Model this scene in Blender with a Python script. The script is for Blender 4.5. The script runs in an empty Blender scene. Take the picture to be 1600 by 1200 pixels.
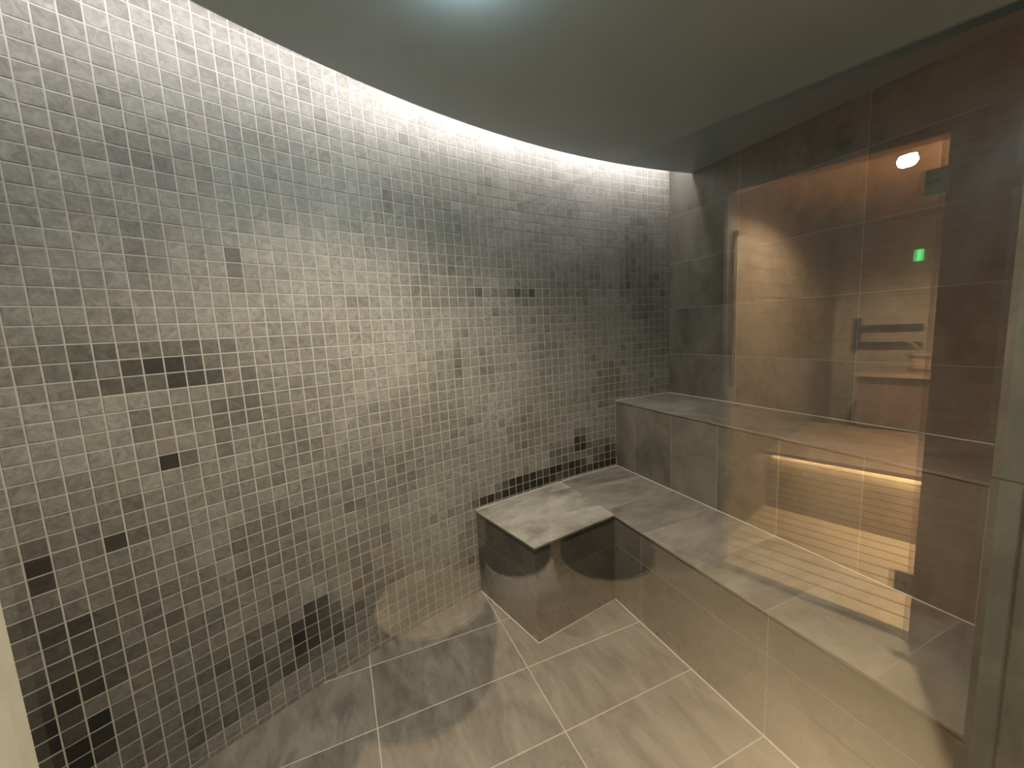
import bpy, bmesh, math, random
from mathutils import Vector, Matrix
random.seed(7)
PI = math.pi
sc = bpy.context.scene
C = sc.collection

# ------------------------------------------------------------------ camera
cam_d = bpy.data.cameras.new('camera'); cam = bpy.data.objects.new('camera', cam_d); C.objects.link(cam)
cam_d.sensor_width = 36.0; cam_d.lens = 14.4; cam_d.clip_start = 0.002; cam_d.clip_end = 50
R = Matrix(((0.91618348, 0.09855703, -0.38845121),
            (-0.39756064, 0.10129959, -0.91196707),
            (-0.05052929, 0.98996169, 0.13199489)))
cam.matrix_world = Matrix.Translation((0, 0, 1.4)) @ R.to_4x4()
sc.camera = cam

# ------------------------------------------------------------------ world, exposure
wd = bpy.data.worlds.new('world'); sc.world = wd; wd.use_nodes = True
wd.node_tree.nodes['Background'].inputs[0].default_value = (0.5, 0.48, 0.42, 1)
wd.node_tree.nodes['Background'].inputs[1].default_value = 0.006
vs = sc.view_settings
vs.view_transform = 'Standard'; vs.look = 'None'; vs.gamma = 1; vs.use_curve_mapping = False
vs.exposure = 2.12

# light levels (each lamp is built further down with these)
COVE = 17.0         # strip hidden behind the ceiling edge
DOWN = 33.0         # downlight of the steam room
HALL = 108.0         # downlights of the hall
SAUNA = 54.0        # spot in the sauna ceiling

# ------------------------------------------------------------------ helpers
def link(o, parent=None):
    C.objects.link(o)
    if parent: 
        o.parent = parent
        o.matrix_parent_inverse = Matrix.Identity(4)
        o.location = -Vector(parent.location) if parent.parent is None else (0, 0, 0)
    return o

def auto_uv(bm):
    uv = bm.loops.layers.uv.verify()
    for f in bm.faces:
        n = f.normal
        for l in f.loops:
            p = l.vert.co
            if abs(n.z) > 0.7: l[uv].uv = (p.x, p.y)
            elif abs(n.x) > 0.99: l[uv].uv = (p.y, p.z)
            elif abs(n.y) > 0.99: l[uv].uv = (p.x, p.z)
            else:
                t = Vector((-n.y, n.x, 0)).normalized(); l[uv].uv = (p.dot(t), p.z)

def obj(name, bm, mat, parent=None, smooth=False, uv=True, kind=None, bevel=0):
    """coordinates in bm are world coordinates; a part is re-based on its parent's location"""
    bm.normal_update()
    if uv: auto_uv(bm)
    me = bpy.data.meshes.new(name); bm.to_mesh(me); bm.free()
    if smooth:
        for p in me.polygons: p.use_smooth = True
    for m in (mat if isinstance(mat, (list, tuple)) else [mat]): me.materials.append(m)
    o = bpy.data.objects.new(name, me); link(o, parent)
    if bevel:
        b = o.modifiers.new('bevel', 'BEVEL'); b.width = bevel; b.segments = 2; b.limit_method = 'ANGLE'
    if kind: o['kind'] = kind
    return o

def tag(o, label, cat, group=None):
    o['label'] = label; o['category'] = cat
    if group: o['group'] = group
    return o

def thing(name, label, cat, loc, group=None):
    o = bpy.data.objects.new(name, None); C.objects.link(o); o.location = loc; o.empty_display_size = 0.05
    return tag(o, label, cat, group)

def box(bm, x0, x1, y0, y1, z0, z1, M=None):
    vv = [bm.verts.new(Vector(c) if M is None else M(*c)) for c in
          ((x0,y0,z0),(x1,y0,z0),(x1,y1,z0),(x0,y1,z0),(x0,y0,z1),(x1,y0,z1),(x1,y1,z1),(x0,y1,z1))]
    fs = [bm.faces.new([vv[i] for i in q]) for q in ((0,3,2,1),(4,5,6,7),(0,1,5,4),(1,2,6,5),(2,3,7,6),(3,0,4,7))]
    bmesh.ops.recalc_face_normals(bm, faces=fs)
    return bm
def B(*a, M=None): return box(bmesh.new(), *a, M=M)

def prism(pts, z0, z1, bm=None):
    bm = bm or bmesh.new()
    lo = [bm.verts.new((x, y, z0)) for x, y in pts]; hi = [bm.verts.new((x, y, z1)) for x, y in pts]
    fs = [bm.faces.new(hi), bm.faces.new(lo[::-1])]
    n = len(pts)
    for i in range(n):
        j = (i+1) % n; fs.append(bm.faces.new((lo[i], lo[j], hi[j], hi[i])))
    bmesh.ops.recalc_face_normals(bm, faces=fs)
    return bm

def tube(pts, r, seg=12, bm=None, caps=True):
    bm = bm or bmesh.new(); rings = []; pts = [Vector(p) for p in pts]
    for i, p in enumerate(pts):
        d = (pts[min(i+1, len(pts)-1)] - pts[max(i-1, 0)]).normalized()
        a = d.cross(Vector((0, 0, 1)))
        if a.length < 0.05: a = d.cross(Vector((1, 0, 0)))
        a.normalize(); b = d.cross(a)
        rr = r[i] if isinstance(r, (list, tuple)) else r
        rings.append([bm.verts.new(p + (a*math.cos(2*PI*k/seg) + b*math.sin(2*PI*k/seg))*rr) for k in range(seg)])
    fs = []
    for A_, B_ in zip(rings, rings[1:]):
        for k in range(seg): fs.append(bm.faces.new((A_[k], A_[(k+1) % seg], B_[(k+1) % seg], B_[k])))
    if caps: fs += [bm.faces.new(rings[0][::-1]), bm.faces.new(rings[-1])]
    bmesh.ops.recalc_face_normals(bm, faces=fs)
    return bm

def lathe(prof, cx, cy, seg=48, bm=None):
    """closed solid of revolution from (radius, z) profile; ends on the axis"""
    bm = bm or bmesh.new(); rings = []
    for r, z in prof:
        if r < 1e-5: rings.append([bm.verts.new((cx, cy, z))])
        else: rings.append([bm.verts.new((cx + r*math.cos(2*PI*k/seg), cy + r*math.sin(2*PI*k/seg), z)) for k in range(seg)])
    fs = []
    for A_, B_ in zip(rings, rings[1:]):
        for k in range(seg):
            j = (k+1) % seg
            if len(A_) == 1 and len(B_) == 1: continue
            if len(A_) == 1: fs.append(bm.faces.new((A_[0], B_[j], B_[k])))
            elif len(B_) == 1: fs.append(bm.faces.new((A_[k], A_[j], B_[0])))
            else: fs.append(bm.faces.new((A_[k], A_[j], B_[j], B_[k])))
    bmesh.ops.recalc_face_normals(bm, faces=fs)
    return bm

def lamp_light(name, loc, power, col, size, angle, parent, tgt=None, blend=0.6):
    ld = bpy.data.lights.new(name, 'SPOT'); ld.energy = power; ld.color = col; ld.shadow_soft_size = size; ld.spot_size = math.radians(angle); ld.spot_blend = blend
    o = bpy.data.objects.new(name, ld); C.objects.link(o)
    o.parent = parent; d = (Vector(tgt)-Vector(loc)) if tgt is not None else Vector((0, 0, -1))
    o.rotation_euler = d.to_track_quat('-Z', 'Y').to_euler(); o.location = Vector(loc)-Vector(parent.location)
    return o

# ------------------------------------------------------------------ materials
class NT:
    def __init__(s, name):
        s.m = bpy.data.materials.new(name); s.m.use_nodes = True; s.t = s.m.node_tree; s.t.nodes.clear()
        s.out = s.n('ShaderNodeOutputMaterial')
    def n(s, typ, **k):
        nd = s.t.nodes.new(typ)
        for a, v in k.items(): setattr(nd, a, v)
        return nd
    def put(s, sock, v):
        if isinstance(v, bpy.types.NodeSocket): s.t.links.new(v, sock)
        elif v is not None:
            if hasattr(sock.default_value, '__len__') and not hasattr(v, '__len__'): v = (v,)*len(sock.default_value)
            if hasattr(sock.default_value, '__len__') and len(sock.default_value) == 4 and len(v) == 3: v = (*v, 1)
            sock.default_value = v
    def math(s, op, a, b=None, c=None, clamp=False):
        nd = s.n('ShaderNodeMath', operation=op, use_clamp=clamp)
        for i, v in enumerate((a, b, c)): 
            if v is not None: s.put(nd.inputs[i], v)
        return nd.outputs[0]
    def vmath(s, op, a, b=None):
        nd = s.n('ShaderNodeVectorMath', operation=op); s.put(nd.inputs[0], a)
        if b is not None: s.put(nd.inputs[1], b)
        return nd.outputs[0]
    def noise(s, vec, scale, detail=4, rough=0.55, dist=0.0, dim='3D'):
        nd = s.n('ShaderNodeTexNoise', noise_dimensions=dim); s.put(nd.inputs['Vector'], vec)
        nd.inputs['Scale'].default_value = scale; nd.inputs['Detail'].default_value = detail
        nd.inputs['Roughness'].default_value = rough; nd.inputs['Distortion'].default_value = dist
        return nd.outputs[0]
    def ramp(s, f, stops):
        nd = s.n('ShaderNodeValToRGB'); s.put(nd.inputs[0], f); e = nd.color_ramp.elements
        while len(e) < len(stops): e.new(0.5)
        for q, (p, c) in zip(e, stops): q.position = p; q.color = (*c, 1) if hasattr(c, '__len__') else (c, c, c, 1)
        return nd.outputs[0]
    def mix(s, f, a, b, blend='MIX'):
        nd = s.n('ShaderNodeMix', data_type='RGBA', blend_type=blend)
        s.put(nd.inputs[0], f); s.put(nd.inputs[6], a); s.put(nd.inputs[7], b); return nd.outputs[2]
    def mr(s, v, a, b, c, d):
        nd = s.n('ShaderNodeMapRange'); s.put(nd.inputs[0], v)
        for i, q in enumerate((a, b, c, d)): s.put(nd.inputs[i+1], q)
        return nd.outputs[0]
    def bsdf(s, col, rough=0.5, spec=0.5, metal=0.0, height=None, bump=0.3, dist=0.002):
        p = s.n('ShaderNodeBsdfPrincipled')
        s.put(p.inputs['Base Color'], col); s.put(p.inputs['Roughness'], rough); s.put(p.inputs['Metallic'], metal)
        s.put(p.inputs['Specular IOR Level'], spec)
        if height is not None:
            b = s.n('ShaderNodeBump'); b.inputs['Strength'].default_value = bump; b.inputs['Distance'].default_value = dist
            s.put(b.inputs['Height'], height); s.t.links.new(b.outputs[0], p.inputs['Normal'])
        s.t.links.new(p.outputs[0], s.out.inputs[0]); return s.m

def plain(name, col, rough=0.5, metal=0.0, spec=0.5, var=0.08, scale=9):
    s = NT(name); tc = s.n('ShaderNodeTexCoord').outputs['Object']
    f = s.noise(tc, scale, 3)
    c = s.mix(f, tuple(v*(1-var) for v in col), tuple(min(1, v*(1+var)) for v in col))
    return s.bsdf(c, rough, spec, metal, height=f, bump=0.05)

def emit(name, col, k):
    s = NT(name); e = s.n('ShaderNodeEmission'); s.put(e.inputs[0], col); s.put(e.inputs[1], k)
    s.t.links.new(e.outputs[0], s.out.inputs[0]); return s.m

def tiles(name, pu, pv, ou, ov, dark, light, grout, rough=0.4, gw=0.0016, seed=0.0, spec=0.5, stretch=(1, 1), contrast=1.0, lineu=True, linev=True, coarse=2.6, bump=0.25):
    """large cloudy porcelain tiles: joints at ou + k*pu and ov + k*pv in the UV (metres)"""
    s = NT(name)
    uv = s.n('ShaderNodeUVMap').outputs[0]
    sp = s.n('ShaderNodeSeparateXYZ'); s.put(sp.inputs[0], uv)
    def cell(c, p, o):
        q = s.math('DIVIDE', s.math('SUBTRACT', c, o), p)
        fl = s.math('FLOOR', q); fr = s.math('SUBTRACT', q, fl)
        d = s.math('MULTIPLY', s.math('MINIMUM', fr, s.math('SUBTRACT', 1.0, fr)), p)
        return fl, d
    iu, du = cell(sp.outputs[0], pu, ou); iv, dv = cell(sp.outputs[1], pv, ov)
    d = s.math('MINIMUM', du if lineu else 1.0, dv if linev else 1.0)
    g = s.mr(d, gw*0.6, gw*1.5, 1.0, 0.0)
    cid = s.n('ShaderNodeCombineXYZ'); s.put(cid.inputs[0], iu); s.put(cid.inputs[1], iv); cid.inputs[2].default_value = seed
    wn = s.n('ShaderNodeTexWhiteNoise', noise_dimensions='3D'); s.put(wn.inputs[0], cid.outputs[0])
    off = s.vmath('MULTIPLY', wn.outputs['Color'], (7.0, 9.0, 5.0))
    v = s.vmath('ADD', s.vmath('MULTIPLY', uv, (stretch[0], stretch[1], 1)), off)
    n1 = s.noise(v, coarse, 5, 0.6, 0.8); n2 = s.noise(v, 11, 6, 0.65, 0.3); n3 = s.noise(v, 70, 4, 0.7)
    f = s.math('ADD', s.math('MULTIPLY', n1, 0.62), s.math('ADD', s.math('MULTIPLY', n2, 0.26), s.math('MULTIPLY', n3, 0.12)))
    f = s.mr(f, 0.5-0.16/contrast, 0.5+0.16/contrast, 0, 1)
    f = s.math('ADD', f, s.math('MULTIPLY', s.math('SUBTRACT', wn.outputs['Value'], 0.5), 0.22), clamp=True)
    col = s.mix(f, dark, light)
    # pale mineral specks
    sk = s.noise(s.vmath('MULTIPLY', uv, (1, 1, 1)), 38, 2, 0.5)
    col = s.mix(s.mr(sk, 0.74, 0.80, 0, 0.5), col, tuple(min(1, c*1.9) for c in light))
    gf = s.noise(uv, 20, 2)
    gcol = s.mix(gf, tuple(c*0.6 for c in grout), grout)
    col = s.mix(s.math('MULTIPLY', g, 0.85), col, gcol)
    h = s.math('SUBTRACT', s.math('MULTIPLY', n3, 0.12), g)
    r = s.math('ADD', s.mr(n2, 0.3, 0.7, rough+0.08, rough-0.08), s.math('MULTIPLY', g, 0.3))
    return s.bsdf(col, r, spec, height=h, bump=bump, dist=0.0009)

def mosaic(name):
    s = NT(name)
    at = s.n('ShaderNodeAttribute', attribute_name='tile_tone'); tone = at.outputs['Fac']
    tint = s.n('ShaderNodeAttribute', attribute_name='tile_tint').outputs['Fac']
    uv = s.n('ShaderNodeUVMap').outputs[0]
    cid = s.n('ShaderNodeCombineXYZ'); s.put(cid.inputs[2], s.math('MULTIPLY', tint, 31.0))
    v = s.vmath('ADD', uv, cid.outputs[0])
    n1 = s.noise(v, 24, 5, 0.7, 1.6); n2 = s.noise(v, 120, 3, 0.7)
    f = s.math('ADD', s.math('MULTIPLY', n1, 0.75), s.math('MULTIPLY', n2, 0.25))
    f = s.mr(f, 0.3, 0.7, 0.52, 1.45)
    base = s.ramp(tone, [(0.0, (0.018, 0.017, 0.013)), (0.35, (0.085, 0.080, 0.066)), (0.7, (0.195, 0.185, 0.155)), (1.0, (0.31, 0.298, 0.258))])
    hue = s.ramp(tint, [(0.0, (0.985, 1.0, 0.975)), (0.45, (1.0, 1.0, 1.0)), (0.8, (1.0, 1.0, 1.0)), (1.0, (1.03, 0.985, 0.97))])
    col = s.mix(1.0, base, hue, 'MULTIPLY')
    vv = s.n('ShaderNodeCombineXYZ'); 
    for i in range(3): s.put(vv.inputs[i], f)
    col = s.mix(1.0, col, vv.outputs[0], 'MULTIPLY')
    return s.bsdf(col, 0.55, 0.35, height=f, bump=0.25, dist=0.0012)

def glass(name, tint=(0.955, 0.957, 0.948), r0=0.04):
    """clear pane: what passes goes straight through, each face mirrors by Schlick's law"""
    s = NT(name)
    geo = s.n('ShaderNodeNewGeometry')
    dt = s.n('ShaderNodeVectorMath', operation='DOT_PRODUCT'); s.put(dt.inputs[0], geo.outputs['Normal']); s.put(dt.inputs[1], geo.outputs['Incoming'])
    c = s.math('ABSOLUTE', dt.outputs['Value'])
    F = s.math('ADD', r0, s.math('MULTIPLY', 1-r0, s.math('POWER', s.math('SUBTRACT', 1.0, c, clamp=True), 5.0)), clamp=True)
    tr = s.n('ShaderNodeBsdfTransparent'); s.put(tr.inputs[0], tint)
    gl = s.n('ShaderNodeBsdfGlossy'); s.put(gl.inputs['Roughness'], 0.0); s.put(gl.inputs[0], (1, 1, 1))
    mx = s.n('ShaderNodeMixShader'); s.put(mx.inputs[0], F); s.t.links.new(tr.outputs[0], mx.inputs[1]); s.t.links.new(gl.outputs[0], mx.inputs[2])
    s.t.links.new(mx.outputs[0], s.out.inputs[0]); return s.m

def wood(name, dark, light, pitch=0.0, rough=0.5, gap=0.004, off=0.0):
    """planks or slats lying horizontally: gap lines every `pitch` metres of the UV's v"""
    s = NT(name); uv = s.n('ShaderNodeUVMap').outputs[0]
    sp = s.n('ShaderNodeSeparateXYZ'); s.put(sp.inputs[0], uv)
    g = 0.0; idx = 0.0
    if pitch:
        q = s.math('DIVIDE', s.math('SUBTRACT', sp.outputs[1], off), pitch); idx = s.math('FLOOR', q); fr = s.math('SUBTRACT', q, idx)
        g = s.math('LESS_THAN', s.math('MULTIPLY', fr, pitch), gap)
    cb = s.n('ShaderNodeCombineXYZ'); s.put(cb.inputs[0], s.math('MULTIPLY', sp.outputs[0], 1.6)); s.put(cb.inputs[1], s.math('MULTIPLY', sp.outputs[1], 26.0)); s.put(cb.inputs[2], s.math('MULTIPLY', idx, 3.7))
    f = s.noise(cb.outputs[0], 2.2, 6, 0.6, 0.6)
    col = s.mix(s.mr(f, 0.3, 0.7, 0, 1), dark, light)
    col = s.mix(g, col, tuple(c*0.12 for c in dark))
    return s.bsdf(col, rough, 0.4, height=s.math('SUBTRACT', f, g) if pitch else f, bump=0.3)

GR = (0.42, 0.40, 0.33)
STD, STL = (0.108, 0.096, 0.076), (0.29, 0.262, 0.215)
M = {}
M['floor'] = tiles('porcelain floor', 0.6, 0.306, 0.007, 1.108-0.306*8, (0.090, 0.081, 0.064), (0.20, 0.182, 0.146), (0.56, 0.52, 0.42), 0.42, 0.0019, 1.0, stretch=(2.0, 0.7), contrast=1.4, coarse=5.0, bump=0.4)
M['wallR'] = tiles('porcelain wall', 0.6, 0.3, 1.073-0.6*4, 1.180-0.3*6, (0.085, 0.079, 0.062), (0.21, 0.196, 0.158), GR, 0.36, 0.0014, 2.0, stretch=(1.3, 0.7), contrast=1.1)
M['riserU'] = tiles('porcelain upper riser', 0.3, 5.0, 0.79-1.5, -2.0, (0.085, 0.078, 0.060), (0.225, 0.205, 0.160), GR, 0.36, 0.0014, 3.0, stretch=(1, 0.7), contrast=1.1)
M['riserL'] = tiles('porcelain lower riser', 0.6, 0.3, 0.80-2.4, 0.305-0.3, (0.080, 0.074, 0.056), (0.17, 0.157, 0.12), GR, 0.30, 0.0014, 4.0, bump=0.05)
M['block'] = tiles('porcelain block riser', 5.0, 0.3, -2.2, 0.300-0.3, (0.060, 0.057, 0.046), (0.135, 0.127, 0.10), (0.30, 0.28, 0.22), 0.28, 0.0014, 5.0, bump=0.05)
M['topL'] = tiles('porcelain lower seat', 5.0, 0.2875, -3.0, 0.805-0.2875*3, STD, STL, GR, 0.40, 0.0013, 6.0, stretch=(0.8, 1.5), contrast=1.25)
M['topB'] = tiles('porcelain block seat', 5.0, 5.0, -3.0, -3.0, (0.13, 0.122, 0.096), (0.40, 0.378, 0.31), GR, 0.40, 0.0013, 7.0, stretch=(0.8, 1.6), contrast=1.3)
M['topU'] = tiles('porcelain upper seat', 5.0, 0.6, -3.0, 0.49, STD, STL, GR, 0.40, 0.0012, 8.0, stretch=(1.4, 1.0))
M['jamb'] = tiles('porcelain reveal', 5.0, 0.6, -3.0, 1.105-0.6*3, (0.08, 0.078, 0.058), (0.18, 0.172, 0.130), (0.07, 0.066, 0.048), 0.55, 0.0016, 9.0, stretch=(3, 1.2), coarse=5)
M['strip'] = tiles('reveal corner strip', 5.0, 0.6, -3.0, 1.105-0.6*3, (0.34, 0.325, 0.26), (0.52, 0.50, 0.41), (0.10, 0.095, 0.07), 0.6, 0.0012, 10.0, coarse=9)
M['ceiling'] = plain('grey plaster', (0.37, 0.445, 0.475), 0.38, 0, 0.5, 0.05, 3)
M['dark'] = plain('dark void paint', (0.03, 0.03, 0.03), 0.8)
M['grout'] = plain('cement grout', (0.50, 0.475, 0.40), 0.85, 0, 0.2, 0.15, 30)
M['mosaic'] = mosaic('stone mosaic')
M['glass'] = glass('clear glass')
M['glass2'] = glass('door glass', (0.95, 0.97, 0.95))
M['silicone'] = plain('silicone bead', (0.60, 0.57, 0.48), 0.35)
M['seal'] = plain('dark seal', (0.07, 0.066, 0.05), 0.5)
M['steel'] = plain('brushed steel', (0.52, 0.50, 0.47), 0.28, 1.0)
M['hinge'] = plain('dull hinge steel', (0.30, 0.27, 0.21), 0.5, 0.5)
M['hallfloor'] = tiles('hall floor porcelain', 0.6, 0.6, 0.2, 0.1, (0.43, 0.36, 0.27), (0.57, 0.485, 0.37), (0.36, 0.30, 0.22), 0.5, 0.0018, 11.0, contrast=0.6)
M['hallwall'] = wood('walnut wall panel', (0.25, 0.105, 0.028), (0.38, 0.165, 0.048), 0, 0.45)
M['hallceil'] = plain('hall plaster', (0.66, 0.66, 0.58), 0.7)
M['hallgrey'] = plain('hall grey plaster', (0.13, 0.115, 0.095), 0.7)
M['halldark'] = plain('hall dark plaster', (0.05, 0.043, 0.035), 0.7)
M['cedar'] = wood('cedar planks', (0.36, 0.27, 0.20), (0.52, 0.41, 0.31), 0.095, 0.55, 0.003)
M['cedarplain'] = wood('cedar board', (0.40, 0.26, 0.165), (0.56, 0.39, 0.26), 0, 0.5)
M['slat'] = wood('pale slats', (0.60, 0.47, 0.29), (0.76, 0.62, 0.41), 0.046, 0.5, 0.0045)
M['redwood'] = wood('dark red cedar', (0.17, 0.095, 0.062), (0.27, 0.16, 0.105), 0, 0.5)
M['board'] = wood('pale boards', (0.58, 0.45, 0.28), (0.74, 0.60, 0.40), 0, 0.5)
M['bar'] = plain('dark bar', (0.035, 0.025, 0.018), 0.5)

# ------------------------------------------------------------------ the steam room
AC = Vector((2.1058, -3.6025)); AR = 5.7925          # plan centre and radius of the curved wall
WX = 2.135                                            # right wall
GY = 0.30                                             # inner face of the front wall, where the glass stands
def arc(s, r=AR, c=AC):
    t = s/AR
    return (c.x + r*math.sin(t), c.y + r*math.cos(t))
def wall_y(x): return AC.y + math.sqrt(AR*AR - (x-AC.x)**2)

# curved mosaic wall: a grout bed and one raised stone square for each mosaic piece, all in one mesh
S0, S1, ZT = -4.86, 0.029, 2.52
P = 0.0496
def to_sz(s, z): return s, z
# darker stones, and broad patches that paint in shade: (s, z, half width, half height, strength)
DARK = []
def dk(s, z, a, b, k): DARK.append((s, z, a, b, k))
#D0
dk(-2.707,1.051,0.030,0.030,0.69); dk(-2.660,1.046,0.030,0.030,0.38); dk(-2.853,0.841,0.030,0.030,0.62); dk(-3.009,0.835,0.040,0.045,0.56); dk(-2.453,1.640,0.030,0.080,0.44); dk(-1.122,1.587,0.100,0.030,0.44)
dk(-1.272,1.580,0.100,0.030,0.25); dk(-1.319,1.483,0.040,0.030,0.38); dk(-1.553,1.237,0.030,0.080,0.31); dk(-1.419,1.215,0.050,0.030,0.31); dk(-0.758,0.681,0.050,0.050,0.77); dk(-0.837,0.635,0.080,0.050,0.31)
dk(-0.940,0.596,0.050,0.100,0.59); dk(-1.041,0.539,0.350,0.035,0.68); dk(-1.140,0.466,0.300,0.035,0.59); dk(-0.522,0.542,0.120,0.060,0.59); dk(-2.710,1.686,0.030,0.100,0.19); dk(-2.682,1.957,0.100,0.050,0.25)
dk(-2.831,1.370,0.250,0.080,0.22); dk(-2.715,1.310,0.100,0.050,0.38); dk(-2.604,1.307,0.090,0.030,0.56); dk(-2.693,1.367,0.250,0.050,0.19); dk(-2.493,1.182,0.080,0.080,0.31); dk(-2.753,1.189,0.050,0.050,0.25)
dk(-0.595,1.704,0.350,0.120,0.15); dk(-0.225,1.750,0.150,0.350,0.22); dk(-1.598,1.583,0.200,0.060,0.15); dk(-1.548,0.279,0.120,0.120,0.19); dk(-2.284,1.134,0.100,0.150,0.12); dk(-2.001,0.764,0.200,0.120,0.15)  # first two patches paint the dim gap between cove glow and downlight
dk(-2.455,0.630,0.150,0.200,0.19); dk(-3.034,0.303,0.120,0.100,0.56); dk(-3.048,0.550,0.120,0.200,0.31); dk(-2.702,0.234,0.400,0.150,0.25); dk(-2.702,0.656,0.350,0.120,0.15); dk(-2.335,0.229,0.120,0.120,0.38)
dk(-1.714,0.170,0.150,0.120,0.15); dk(-2.146,0.492,0.200,0.100,0.19); dk(-2.872,0.541,0.300,0.150,0.19); dk(-1.168,0.799,0.120,0.100,0.19); dk(-3.009,0.672,0.250,0.250,0.20); dk(-2.830,0.290,0.500,0.250,0.20)  # broad lower left patches: partly dark stones, partly dimness painted in
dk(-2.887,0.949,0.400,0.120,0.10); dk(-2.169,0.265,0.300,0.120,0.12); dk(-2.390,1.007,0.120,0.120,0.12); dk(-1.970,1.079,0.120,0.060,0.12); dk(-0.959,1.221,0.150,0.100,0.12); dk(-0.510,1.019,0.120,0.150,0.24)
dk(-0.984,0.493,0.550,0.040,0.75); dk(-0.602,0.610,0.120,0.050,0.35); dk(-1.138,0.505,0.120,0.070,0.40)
#D1
bm = bmesh.new(); uvl = bm.loops.layers.uv.verify()
tone_l = bm.faces.layers.float.new('tile_tone'); tint_l = bm.faces.layers.float.new('tile_tint')
n = 90
prev = None
for i in range(n+1):                                   # grout bed with thickness behind
    s = S0 + (S1-S0)*i/n
    x, y = arc(s); X, Y = arc(s, AR+0.12)
    cur = [bm.verts.new(q) for q in ((x, y, 0), (x, y, ZT), (X, Y, ZT), (X, Y, 0))]
    if prev:
        for a in range(4):
            b = (a+1) % 4
            f = bm.faces.new((prev[a], cur[a], cur[b], prev[b])); f.material_index = 0
    else: bm.faces.new(cur[::-1])
    prev = cur
bm.faces.new(prev)
bmesh.ops.recalc_face_normals(bm, faces=bm.faces[:])
from mathutils import noise as mn
z_base, s_base = 0.0205-0.05, -2.7845
rnd = random.Random(3)
rows = int(ZT/0.05)+1
G, TH = 0.0021, 0.0014
def quad(vs_, tone, tint, ss, zs):
    f = bm.faces.new(vs_); f.material_index = 1; f[tone_l] = tone; f[tint_l] = tint
    for l, a, b in zip(f.loops, ss, zs): l[uvl].uv = (a, b)
k0 = int((S0-s_base)/P)
k1 = int((S1-s_base)/P)+1
for i in range(k0, k1+1):
    for j in range(0, rows+1):
        sa, sb = s_base+i*P+G, s_base+(i+1)*P-G
        za, zb = z_base+j*0.05+G, z_base+(j+1)*0.05-G
        sa = max(sa, S0); sb = min(sb, S1-0.001); za = max(za, 0.001); zb = min(zb, ZT)
        if sb-sa < 0.003 or zb-za < 0.003: continue
        scn, zcn = (sa+sb)/2, (za+zb)/2
        t = 0.83 + rnd.gauss(0, 0.03)
        cl = mn.noise(Vector((scn*2.1, zcn*2.6, 3.3))) * 0.17 + mn.noise(Vector((scn*5.5, zcn*6.5, 8.1)))*0.10
        t += cl
        q = rnd.random()
        if q < 0.03: t -= 0.13
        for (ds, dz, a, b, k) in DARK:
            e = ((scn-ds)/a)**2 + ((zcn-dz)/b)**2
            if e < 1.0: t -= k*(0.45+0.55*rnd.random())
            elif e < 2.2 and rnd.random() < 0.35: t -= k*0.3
        t = max(0.0, min(1.0, t)); tint = rnd.random()
        lift = TH + rnd.gauss(0, 0.00022)
        bv = 0.0008
        o_ = [(sa, za), (sb, za), (sb, zb), (sa, zb)]
        i_ = [(sa+bv, za+bv), (sb-bv, za+bv), (sb-bv, zb-bv), (sa+bv, zb-bv)]
        ov = [bm.verts.new((*arc(a, AR-0.0002), b)) for a, b in o_]
        mv = [bm.verts.new((*arc(a, AR-lift+bv*0.6), b)) for a, b in o_]
        iv = [bm.verts.new((*arc(a, AR-lift), b)) for a, b in i_]
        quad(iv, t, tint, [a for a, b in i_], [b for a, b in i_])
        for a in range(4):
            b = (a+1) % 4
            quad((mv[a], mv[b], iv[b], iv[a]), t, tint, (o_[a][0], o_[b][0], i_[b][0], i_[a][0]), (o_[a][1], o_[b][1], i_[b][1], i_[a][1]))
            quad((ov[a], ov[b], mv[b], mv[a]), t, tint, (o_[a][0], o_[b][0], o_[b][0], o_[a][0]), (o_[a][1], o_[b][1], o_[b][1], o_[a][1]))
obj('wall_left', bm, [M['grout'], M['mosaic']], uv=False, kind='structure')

XL, XR, OY, HZ = -0.179, 1.0185, 0.21, 2.24
obj('wall_right', B(WX, WX+0.1, OY, 2.32, 0, ZT), M['wallR'], kind='structure')
# front wall either side of the opening (9 cm thick) and the head over it
obj('wall_front', B(XR, WX, OY, GY, 0, ZT), M['jamb'], kind='structure')
obj('wall_front', B(-2.35, XL, OY, GY, 0, ZT), M['strip'], kind='structure')
obj('wall_front', B(XL, XR, OY, GY, HZ, ZT), M['jamb'], kind='structure')

# floor and ceiling
pts = [(WX, OY), (-2.3, OY)] + [arc(S0 + (S1-S0)*i/60) for i in range(61)]
obj('floor', prism(pts, -0.06, 0.0), M['floor'], kind='structure')
CC, CR = Vector((1.845, -2.02)), 4.035                # plan arc of the ceiling's free edge
def carc(t): return (CC.x + CR*math.sin(t), CC.y + CR*math.cos(t))
t1 = math.asin((WX-CC.x)/CR); t0 = -math.acos((GY-CC.y)/CR)
pts = [(WX, GY), carc(t0)] + [carc(t0+(t1-t0)*i/60) for i in range(1, 61)]
obj('ceiling', prism(pts, 2.30, 2.325), M['ceiling'], kind='structure')
obj('ceiling', B(-2.4, 2.3, OY, 2.4, ZT, ZT+0.05), M['halldark'], kind='structure')

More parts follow.
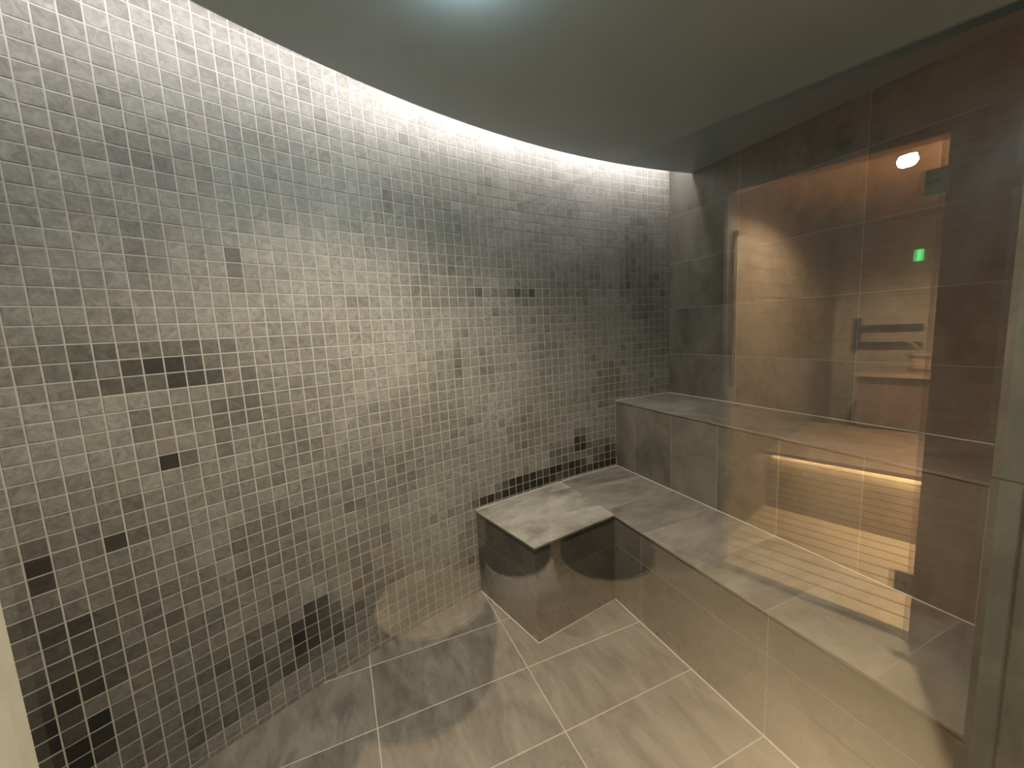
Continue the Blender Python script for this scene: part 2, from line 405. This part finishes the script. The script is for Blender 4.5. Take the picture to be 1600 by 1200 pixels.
# cove light: a slim tube on the upper side of the ceiling edge
bm = tube([(*[CC[k] + (CR+0.035)*(math.sin, math.cos)[k](t0+0.02+(t1-0.02-t0)*i/80) for k in (0, 1)], 2.395) for i in range(81)], 0.009, 8)
lt = thing('cove_light_tube', 'slim white light tube hidden above the curved ceiling edge, washing the mosaic wall', 'light', (*carc(0.5*(t0+t1)), 2.34))
obj('lit_tube', bm, emit('cove light', (0.97, 0.93, 1.0), COVE), lt)
for i in range(9):
    t = t0+0.05+(t1-t0-0.08)*i/8
    x, y = CC.x+(CR+0.035)*math.sin(t), CC.y+(CR+0.035)*math.cos(t); X, Y = CC.x+(CR-0.03)*math.sin(t), CC.y+(CR-0.03)*math.cos(t)
    obj('bracket', tube([(X, Y, 2.325), (X, Y, 2.40), (x, y, 2.405)], 0.003, 6), M['steel'], lt)

# steam room ceiling lamp (just above the frame)
LX, LY = 0.38, 1.035
lamp = thing('ceiling_lamp', 'small round downlight in the steam room ceiling', 'lamp', (LX, LY, 2.30))
obj('rim', lathe([(0.036, 2.2995), (0.052, 2.2995), (0.052, 2.292), (0.046, 2.288), (0.036, 2.292), (0.036, 2.2995)], LX, LY), M['steel'], lamp, smooth=False)
obj('lens', lathe([(0, 2.296), (0.035, 2.294), (0.034, 2.282), (0.026, 2.272), (0.014, 2.268), (0, 2.267)], LX, LY), emit('teal lens', (0.74, 0.95, 1.0), 110), lamp, smooth=True)
lamp_light('down_light', (LX, LY, 2.262), DOWN, (1.0, 0.83, 0.67), 0.02, 142, lamp, blend=0.85)

# benches -------------------------------------------------------------
BX, UX, BZ, UZ = 1.197, 1.66, 0.460, 0.903
K0, K1, K2 = (0.606, 1.99), (0.7098, 1.5103), (1.197, 1.5985)
lb = thing('lower_bench', 'low L-shaped tiled bench step with a short leg against the mosaic wall', 'bench', (1.4, 1.2, 0))
rs = 0.006   # the seat slabs overhang their risers a little
obj('front_riser', prism([(BX, GY), (BX+0.02, GY), (BX+0.02, 1.6), (BX, 1.5985)], 0, BZ-0.01), M['riserL'], lb)
def side(p, q, w=0.02):
    p, q = Vector(p), Vector(q); t = (q-p).normalized(); nn = Vector((-t.y, t.x))
    return [tuple(p), tuple(q), tuple(q+nn*w), tuple(p+nn*w)]
K0w = (0.6025, wall_y(0.6025)-0.004)
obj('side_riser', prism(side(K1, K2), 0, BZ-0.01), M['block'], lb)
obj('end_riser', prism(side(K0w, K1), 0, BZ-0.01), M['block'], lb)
def off(p, dx, dy): return (p[0]+dx, p[1]+dy)
warc = lambda x0, x1, n: [(x0+(x1-x0)*i/n, wall_y(x0+(x1-x0)*i/n)-0.0032) for i in range(n+1)]
J0 = (1.199, 1.5985)
# seat: main run and the short leg, meeting in a fine joint
obj('seat', prism([(BX-rs, GY), (UX, GY), (UX, wall_y(UX)-0.003)] + warc(UX, 1.2005, 12)[1:] + [(BX-rs+0.009, 1.60), (BX-rs, 1.592)], BZ-0.01, BZ), M['topL'], lb, bevel=0.0012)
K1o, K0o = (0.7045, 1.5035), (0.596, 2.0)
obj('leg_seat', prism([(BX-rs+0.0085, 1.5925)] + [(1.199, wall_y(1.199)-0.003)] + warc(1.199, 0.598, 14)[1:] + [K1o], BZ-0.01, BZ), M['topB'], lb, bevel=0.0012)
obj('core', prism([(BX+0.02, GY), (UX-0.001, GY), (UX-0.001, 2.17), (1.21, 2.08), (1.22, 1.65)], 0, BZ-0.011), M['dark'], lb)
obj('joint_bead', tube([(UX-0.001, GY, BZ+0.001), (UX-0.001, wall_y(UX)-0.006, BZ+0.001)], 0.0026, 8), M['silicone'], lb)
obj('joint_bead', tube([(x, y-0.002, BZ+0.001) for x, y in warc(0.604, UX-0.004, 20)], 0.0026, 8), M['silicone'], lb)
obj('joint_bead', tube([(BX-0.001, GY, 0.001), (BX-0.001, 1.597, 0.001), (K1[0], K1[1]-0.001, 0.001), (K0w[0]-0.001, K0w[1]-0.006, 0.001)], 0.0026, 8), M['silicone'], lb)

ub = thing('upper_bench', 'high straight tiled bench seat along the plain porcelain wall', 'bench', (1.9, 1.2, BZ))
obj('front_riser', prism([(UX, GY), (UX+0.02, GY), (UX+0.02, wall_y(UX)-0.004), (UX, wall_y(UX)-0.004)], BZ, UZ-0.01), M['riserU'], ub)
obj('seat', prism([(UX-rs, GY), (WX-0.001, GY), (WX-0.001, wall_y(WX)-0.003)] + warc(WX-0.001, UX-rs, 10)[1:], UZ-0.01, UZ), M['topU'], ub, bevel=0.0012)
obj('joint_bead', tube([(x, y-0.002, UZ+0.001) for x, y in warc(UX-rs+0.002, WX-0.003, 12)] + [(WX-0.003, GY, UZ+0.001)], 0.0026, 8), M['silicone'], ub)

# glass front: frameless pane in the opening, silicone at its sides
GYP = 0.250
pane = obj('window_1', B(XL+0.002, XR-0.002, GYP, GYP+0.010, 0.002, HZ-0.002), M['glass'], kind='structure')
obj('trim_1', tube([(XR-0.001, GYP+0.012, 0), (XR-0.001, GYP+0.012, HZ)], 0.0022, 8), M['seal'], kind='structure')
obj('trim_2', tube([(XL+0.001, GYP+0.012, 0), (XL+0.001, GYP+0.012, HZ)], 0.0022, 8), M['seal'], kind='structure')

# ------------------------------------------------------------------ the hall outside (seen mirrored in the glass)
HC = 2.46
obj('floor', B(-2.6, 3.2, -3.2, OY, -0.06, 0.0), M['hallfloor'], kind='structure')
obj('ceiling', B(-2.6, 3.2, -3.2, OY, HC, HC+0.05), M['hallceil'], kind='structure')
obj('wall_back', B(-2.6, 1.2, -3.2, -3.1, 0, HC), M['halldark'], kind='structure')
obj('wall_side', B(-2.6, -2.5, -3.1, OY, 0, HC), M['halldark'], kind='structure')

# sauna, in its own frame: u runs along its glass front, n goes into it
Q = Vector((2.098, -0.304)); SU = Vector((-0.292, -0.956)); SN = Vector((0.956, -0.292))
def S(u, n_, z=0.0): 
    p = Q + SU*u + SN*n_; return Vector((p.x, p.y, z))
def SB(u0, u1, n0, n1, z0, z1, bm=None):
    bm = bm or bmesh.new(); return box(bm, u0, u1, n0, n1, z0, z1, M=S)
obj('wall_sauna_front', SB(-0.52, 0.0, 0.0, 0.08, 0, 2.34), M['hallwall'], kind='structure')
obj('wall_sauna_front', SB(0.76, 3.1, 0.0, 0.08, 0, 2.34), M['hallgrey'], kind='structure')
obj('wall_sauna_front', SB(0.0, 0.76, 0.0, 0.08, 2.02, 2.34), M['hallwall'], kind='structure')
obj('trim_3', SB(-0.52, 3.1, 0.012, 0.07, 2.34, 2.375), M['bar'], kind='structure')
obj('trim_4', SB(-0.52, 3.1, -0.004, 0.08, 2.375, HC), M['hallceil'], kind='structure')
obj('wall_sauna_side', SB(0.86, 0.90, 0.08, 2.70, 0, 2.16), M['cedar'], kind='structure')
obj('wall_sauna_end', SB(-0.20, -0.16, 0.08, 2.70, 0, 2.16), M['cedar'], kind='structure')
obj('wall_sauna_back', SB(-0.20, 0.90, 2.70, 2.74, 0, 2.16), M['cedar'], kind='structure')
obj('ceiling', SB(-0.20, 0.90, 0.08, 2.74, 2.16, 2.20), M['cedarplain'], kind='structure')
obj('floor', SB(-0.20, 0.90, 0.08, 2.70, -0.02, 0.004), M['hallfloor'], kind='structure')

def sauna_bench(label, u0, u1, n0, n1, z, skirt_from, pitch_mat, loc):
    t = thing('sauna_bench', label, 'bench', loc, None)
    bm = bmesh.new(); k = 5; w = (n1-n0)/k
    for i in range(k): SB(u0, u1, n0+i*w+0.004, n0+(i+1)*w-0.004, z-0.028, z, bm)
    obj('seat', bm, M['cedarplain'], t, bevel=0.003)
    obj('skirt', SB(u0, u1, n0+0.08, n0+0.10, skirt_from, z-0.028), pitch_mat, t)
    return t
lo = sauna_bench('lower sauna bench with pale slatted front', -0.155, 0.855, 0.95, 2.10, 0.45, 0.004, M['slat'], S(0.3, 1.5, 0))
obj('added_fill_strip', SB(-0.14, 0.84, 0.998, 1.010, 0.413, 0.421), emit('skirt fill glow', (1.0, 0.72, 0.46), 13), lo)  # added glow tucked out of sight under the seat to brighten the skirt
sauna_bench('upper sauna bench of red cedar boards', -0.155, 0.57, 2.08, 2.69, 0.90, 0.45, M['redwood'], S(0.3, 2.4, 0.45))

t = thing('duckboard', 'pale wooden duckboard on the sauna floor', 'duckboard', S(0.35, 0.5, 0))
for i in range(9):
    n_ = 0.022+i*0.1035
    obj('board', SB(-0.15, 0.85, n_, n_+0.096, 0.02, 0.042), M['board'], t, bevel=0.003)
for u_ in (0.0, 0.35, 0.70): obj('batten', SB(u_, u_+0.04, 0.024, 0.955, 0.004, 0.02), M['board'], t)

# back rest rails on the back wall
t = thing('back_rest', 'dark two-rail back rest on the sauna wall', 'rail', S(0.3, 2.69, 1.1))
obj('rail', SB(0.24, 0.66, 2.62, 2.645, 1.24, 1.275), M['bar'], t)
obj('rail', SB(0.24, 0.66, 2.62, 2.645, 1.09, 1.125), M['bar'], t)
obj('bracket', SB(0.655, 0.69, 2.60, 2.70, 1.07, 1.34), M['bar'], t)

# bucket with ladle
bp = S(0.15, 2.26, 0.90)
t = thing('sauna_bucket', 'wooden bucket with a ladle on the upper sauna bench', 'bucket', bp)
bx, by = bp.x, bp.y
obj('tub', lathe([(0, 0.902), (0.115, 0.902), (0.135, 1.06), (0.122, 1.06), (0.105, 0.93), (0, 0.93)], bx, by, 32), M['cedarplain'], t)
obj('hoop', lathe([(0.120, 0.925), (0.125, 0.925), (0.1275, 0.945), (0.1225, 0.945)], bx, by, 32), M['steel'], t)
obj('hoop', lathe([(0.131, 1.025), (0.136, 1.025), (0.138, 1.045), (0.133, 1.045)], bx, by, 32), M['steel'], t)
l0 = thing('ladle', 'wooden ladle leaning in the sauna bucket', 'ladle', (bx, by, 0.95))
obj('handle', tube([(bx-0.03, by, 0.95), (bx-0.10, by-0.05, 1.10), (bx-0.16, by-0.09, 1.17)], 0.008, 8), M['cedarplain'], l0)
obj('bowl', lathe([(0, 0.932), (0.03, 0.937), (0.036, 0.965), (0.032, 0.965), (0, 0.945)], bx-0.03, by, 20), M['cedarplain'], l0)

# sauna spot: ring, lit lens and its light
sp_ = S(0.18, 0.68, 2.16)
t = thing('sauna_spotlight', 'round recessed spotlight in the sauna ceiling', 'light', sp_)
obj('ring', lathe([(0.025, 2.159), (0.040, 2.159), (0.040, 2.154), (0.025, 2.154), (0.025, 2.159)], sp_.x, sp_.y, 32), M['steel'], t)
obj('lens', lathe([(0, 2.158), (0.025, 2.158), (0.025, 2.155), (0, 2.155)], sp_.x, sp_.y, 32), emit('sauna lens', (1.0, 0.86, 0.62), 60), t)
lamp_light('spot_light', (sp_.x, sp_.y, 2.13), SAUNA, (1.0, 0.80, 0.56), 0.03, 165, t, blend=0.3)

tag(obj('green_indicator_sign', SB(0.285, 0.325, 2.675, 2.70, 1.80, 1.89), emit('green sign', (0.10, 0.55, 0.16), 1.6)), 'small green lit sign high on the sauna back wall', 'sign')

# sauna door: glass leaf, two hinges, tube handle; a dark stop on the head
dr = thing('sauna_door', 'frameless glass sauna door with a steel handle and hinges', 'door', S(0.37, 0.0, 0))
obj('glass_leaf', SB(0.006, 0.754, 0.002, 0.010, 0.012, 2.008), M['glass2'], dr)
for z in (0.27, 1.86):
    h = obj('hinge', SB(-0.012, 0.055, -0.010, 0.000, z-0.045, z+0.045), M['hinge'], dr, bevel=0.002)
    obj('screw', tube([S(0.024, -0.010, z), S(0.024, -0.0125, z)], 0.008, 12), M['bar'], h)
hd = obj('handle', tube([S(0.70, 0.0, 1.06), S(0.70, -0.05, 1.06), S(0.70, -0.055, 1.07), S(0.70, -0.055, 1.80), S(0.70, -0.05, 1.81), S(0.70, 0.0, 1.81)], 0.011, 12), M['steel'], dr, smooth=True)
tag(obj('door_stop', lathe([(0, 2.06), (0.022, 2.06), (0.026, 2.08), (0.022, 2.10), (0, 2.10)], S(0.30, -0.026).x, S(0.30, -0.026).y, 20), M['bar']), 'dark round stop on the head above the sauna door', 'door stop')

# hall downlights
def downlight(x, y, power, col, label, tgt=None, angle=120):
    t = thing('hall_downlight', label, 'light', (x, y, HC))
    obj('ring', lathe([(0.04, HC-0.001), (0.06, HC-0.001), (0.06, HC-0.009), (0.04, HC-0.009), (0.04, HC-0.001)], x, y, 32), M['steel'], t)
    obj('lens', lathe([(0, HC-0.002), (0.039, HC-0.002), (0.038, HC-0.016), (0.03, HC-0.024), (0.015, HC-0.028), (0, HC-0.029)], x, y, 32), emit('hall lens', (0.95, 1.0, 0.80), 60), t)
    lamp_light('down_light', (x, y, HC-0.034), power, col, 0.04, angle, t, tgt, 0.7)
downlight(0.55, -0.20, HALL, (1.0, 0.80, 0.60), 'warm downlight in the hall ceiling right behind the glass front', (0.50, -1.00, 0), 70)

# round stools on the hall floor
def stool(x, y, r, h, base_mat, seat_mat, label):
    t = thing('round_stool', label, 'stool', (x, y, 0), 'round stools in the hall')
    obj('base', lathe([(0, 0.0), (r*1.16, 0.0), (r*1.16, 0.03), (r*1.03, 0.125), (0, 0.125)], x, y), base_mat, t)
    obj('cushion', lathe([(0, 0.125), (r*0.92, 0.125), (r*0.99, 0.14), (r*0.97, h-0.04), (r*0.93, h), (0, h+0.005)], x, y), seat_mat, t, smooth=True)
M['pale'] = plain('pale fabric', (0.86, 0.83, 0.76), 0.8)
M['tan'] = plain('tan lacquer', (0.44, 0.38, 0.28), 0.6)
M['black'] = plain('black leather', (0.022, 0.020, 0.018), 0.5)
stool(0.83, -1.47, 0.18, 0.46, M['pale'], M['black'], 'round stool with black cushion on a pale round base')
stool(1.42, -1.47, 0.245, 0.40, M['black'], M['black'], 'wide black round stool next to the sauna wall')

t = thing('hall_ottoman', 'wide low black drum-shaped ottoman on the hall floor', 'ottoman', (0.20, -1.09, 0))
obj('body', lathe([(0, 0.0), (0.29, 0.0), (0.31, 0.02), (0.325, 0.16), (0.31, 0.26), (0.29, 0.275), (0, 0.278)], 0.20, -1.09), M['black'], t, smooth=True)
obj('band', lathe([(0.3235, 0.13), (0.329, 0.13), (0.329, 0.15), (0.325, 0.15)], 0.20, -1.09), M['bar'], t, smooth=False)
t = thing('round_tray', 'tan round tray lying on the wide low black ottoman', 'tray', (0.27, -1.10, 0.278))
obj('dish', lathe([(0, 0.279), (0.20, 0.279), (0.232, 0.302), (0.226, 0.306), (0.198, 0.287), (0, 0.286)], 0.27, -1.10), M['tan'], t)
obj('handle', tube([(0.27+0.222*math.cos(a/10), -1.10+0.222*math.sin(a/10), 0.302+0.028*math.sin(PI*a/8)) for a in range(0, 9)], 0.006, 8), M['cedarplain'], t)

# ------------------------------------------------------------------ the photographer and the phone (mirrored in the glass only)
def skin_body():
    J = dict(pelvis=(-0.340, -0.52, 0.95), belly=(-0.340, -0.51, 1.08), chest=(-0.340, -0.51, 1.28), neck=(-0.340, -0.50, 1.44), nape=(-0.340, -0.49, 1.50),
             head=(-0.340, -0.475, 1.58), crown=(-0.340, -0.48, 1.68),
             ls=(-0.510, -0.51, 1.40), le=(-0.560, -0.42, 1.16), lw=(-0.19, -0.20, 1.30), lh=(-0.10, -0.13, 1.35),
             rs=(-0.170, -0.51, 1.40), re=(-0.04, -0.40, 1.18), rw=(0.10, -0.19, 1.30), rh=(0.11, -0.12, 1.34),
             lp=(-0.430, -0.52, 0.90), lk=(-0.440, -0.50, 0.50), la=(-0.440, -0.54, 0.09), lf=(-0.450, -0.43, 0.035), lt=(-0.455, -0.35, 0.028),
             rp=(-0.250, -0.52, 0.90), rk=(-0.230, -0.50, 0.50), ra=(-0.220, -0.54, 0.09), rf=(-0.210, -0.43, 0.035), rt=(-0.205, -0.35, 0.028))
    Rd = dict(pelvis=0.135, belly=0.12, chest=0.13, neck=0.055, nape=0.052, head=0.082, crown=0.06, ls=0.062, le=0.043, lw=0.028, lh=0.026,
              rs=0.062, re=0.043, rw=0.028, rh=0.026, lp=0.09, lk=0.055, la=0.036, lf=0.036, lt=0.026, rp=0.09, rk=0.055, ra=0.036, rf=0.036, rt=0.026)
    E = 'pelvis-belly belly-chest chest-neck neck-nape nape-head head-crown chest-ls ls-le le-lw lw-lh chest-rs rs-re re-rw rw-rh pelvis-lp lp-lk lk-la la-lf lf-lt pelvis-rp rp-rk rk-ra ra-rf rf-rt'.split()
    # five fingers on each hand curling round the phone's short sides
    for sd, hx in (('l', -0.10), ('r', 0.11)):
        out = -1 if sd == 'l' else 1
        for i in range(4):
            z = 1.37 - i*0.019; L_ = (0.92, 1.0, 0.96, 0.8)[i]
            a, b, c = (f'{sd}{k}{i}' for k in 'abc')
            J[a] = (hx+out*0.004, -0.09, z); J[b] = (hx+out*0.002-out*0.004*i, -0.09+0.045*L_, z+0.002); J[c] = (hx-out*0.014, -0.09+0.066*L_, z+0.003)
            Rd[a] = 0.0088; Rd[b] = 0.0082; Rd[c] = 0.0068; E += [f'{sd}h-{a}', f'{a}-{b}', f'{b}-{c}']
        a, b = f'{sd}ta', f'{sd}tb'
        J[a] = (hx-out*0.022, -0.085, 1.335); J[b] = (hx-out*0.040, -0.045, 1.355); Rd[a] = 0.0105; Rd[b] = 0.009
        E += [f'{sd}h-{a}', f'{a}-{b}']
    names = list(J); me = bpy.data.meshes.new('body')
    me.from_pydata([J[k] for k in names], [tuple(names.index(q) for q in e.split('-')) for e in E], [])
    return me, names, Rd
per = thing('person', 'person in a dark knee-length robe holding a phone up with both hands', 'person', (-0.34, -0.50, 0))
me, names, Rd = skin_body()
body = bpy.data.objects.new('body', me); link(body, per)
M['skin'] = plain('skin', (0.40, 0.25, 0.17), 0.55)
me.materials.append(M['skin'])
md = body.modifiers.new('skin', 'SKIN'); md.use_smooth_shade = True
for i, k in enumerate(names):
    sv = me.skin_vertices[0].data[i]; sv.radius = (Rd[k], Rd[k]*(0.72 if k in ('pelvis', 'belly', 'chest') else 1)); sv.use_root = (k == 'pelvis')
sb = body.modifiers.new('sub', 'SUBSURF'); sb.levels = 1; sb.render_levels = 2
M['robe'] = plain('dark robe', (0.022, 0.024, 0.026), 0.9, 0, 0.2)
def ell(rings, bm=None, seg=40):
    bm = bm or bmesh.new(); rr = []
    for (x, y, z, a, b) in rings:
        rr.append([bm.verts.new((x + a*math.cos(2*PI*k/seg)*(1+0.02*math.sin(9*2*PI*k/seg)), y + b*math.sin(2*PI*k/seg)*(1+0.03*math.sin(7*2*PI*k/seg)), z)) for k in range(seg)])
    for A_, B_ in zip(rr, rr[1:]):
        for k in range(seg): bm.faces.new((A_[k], A_[(k+1) % seg], B_[(k+1) % seg], B_[k]))
    bmesh.ops.recalc_face_normals(bm, faces=bm.faces[:]); return bm
ro = obj('robe', ell([(-0.34, -0.50, 0.40, 0.31, 0.20), (-0.34, -0.50, 0.60, 0.32, 0.20), (-0.34, -0.51, 0.90, 0.265, 0.185), (-0.34, -0.51, 1.06, 0.225, 0.17), (-0.34, -0.51, 1.28, 0.235, 0.165), (-0.34, -0.51, 1.40, 0.20, 0.13), (-0.34, -0.505, 1.47, 0.085, 0.085)]), M['robe'], per, smooth=True)
so = ro.modifiers.new('solid', 'SOLIDIFY'); so.thickness = 0.006
for a, b, c in (((-0.49, -0.51, 1.40), (-0.56, -0.42, 1.16), (-0.24, -0.23, 1.275)), ((-0.19, -0.51, 1.40), (-0.04, -0.40, 1.18), (0.085, -0.22, 1.285))):
    obj('sleeve', tube([a, tuple((p+q)/2 for p, q in zip(a, b)), b, tuple((p+q)/2 for p, q in zip(b, c)), c], [0.085, 0.075, 0.068, 0.06, 0.058], 20), M['robe'], per, smooth=True)
obj('hair', lathe([(0, 1.712), (0.05, 1.705), (0.088, 1.665), (0.098, 1.60), (0.09, 1.53), (0.06, 1.50), (0, 1.50)], -0.34, -0.505, 32), plain('dark hair', (0.02, 0.014, 0.01), 0.6), per, smooth=True)
for sx in (-0.032, 0.032):
    obj('eye', lathe([(0, 1.575), (0.009, 1.578), (0.012, 1.587), (0.009, 1.596), (0, 1.599)], -0.34+sx, -0.402, 16), plain('eye white', (0.6, 0.6, 0.58), 0.3), per, smooth=True)
obj('nose', tube([(-0.34, -0.402, 1.59), (-0.34, -0.385, 1.555), (-0.34, -0.40, 1.545)], [0.008, 0.014, 0.010], 12), M['skin'], per, smooth=True)
obj('mouth', tube([(-0.365, -0.402, 1.52), (-0.34, -0.396, 1.521), (-0.315, -0.402, 1.52)], [0.003, 0.006, 0.003], 10), plain('lips', (0.30, 0.12, 0.09), 0.5), per, smooth=True)
for sx in (-1, 1):
    obj('ear', tube([(-0.34+sx*0.083, -0.47, 1.60), (-0.34+sx*0.092, -0.475, 1.58), (-0.34+sx*0.083, -0.465, 1.555)], [0.012, 0.016, 0.009], 10), M['skin'], per, smooth=True)

def PH(x, y, z):   # the phone's frame is the camera's, just behind the lens
    return Vector((0, 0, 1.4)) + R @ Vector((x, y, z))
ph = thing('phone', 'dark phone held up level in both hands', 'phone', PH(0, 0, 0.01))
bm = bmesh.new(); box(bm, -0.085, 0.065, -0.062, 0.010, 0.006, 0.014, M=PH)
obj('case', bm, M['black'], ph, bevel=0.003)
bm = bmesh.new(); box(bm, -0.080, 0.060, -0.057, 0.005, 0.0142, 0.0146, M=PH)
obj('screen', bm, M['bar'], ph)
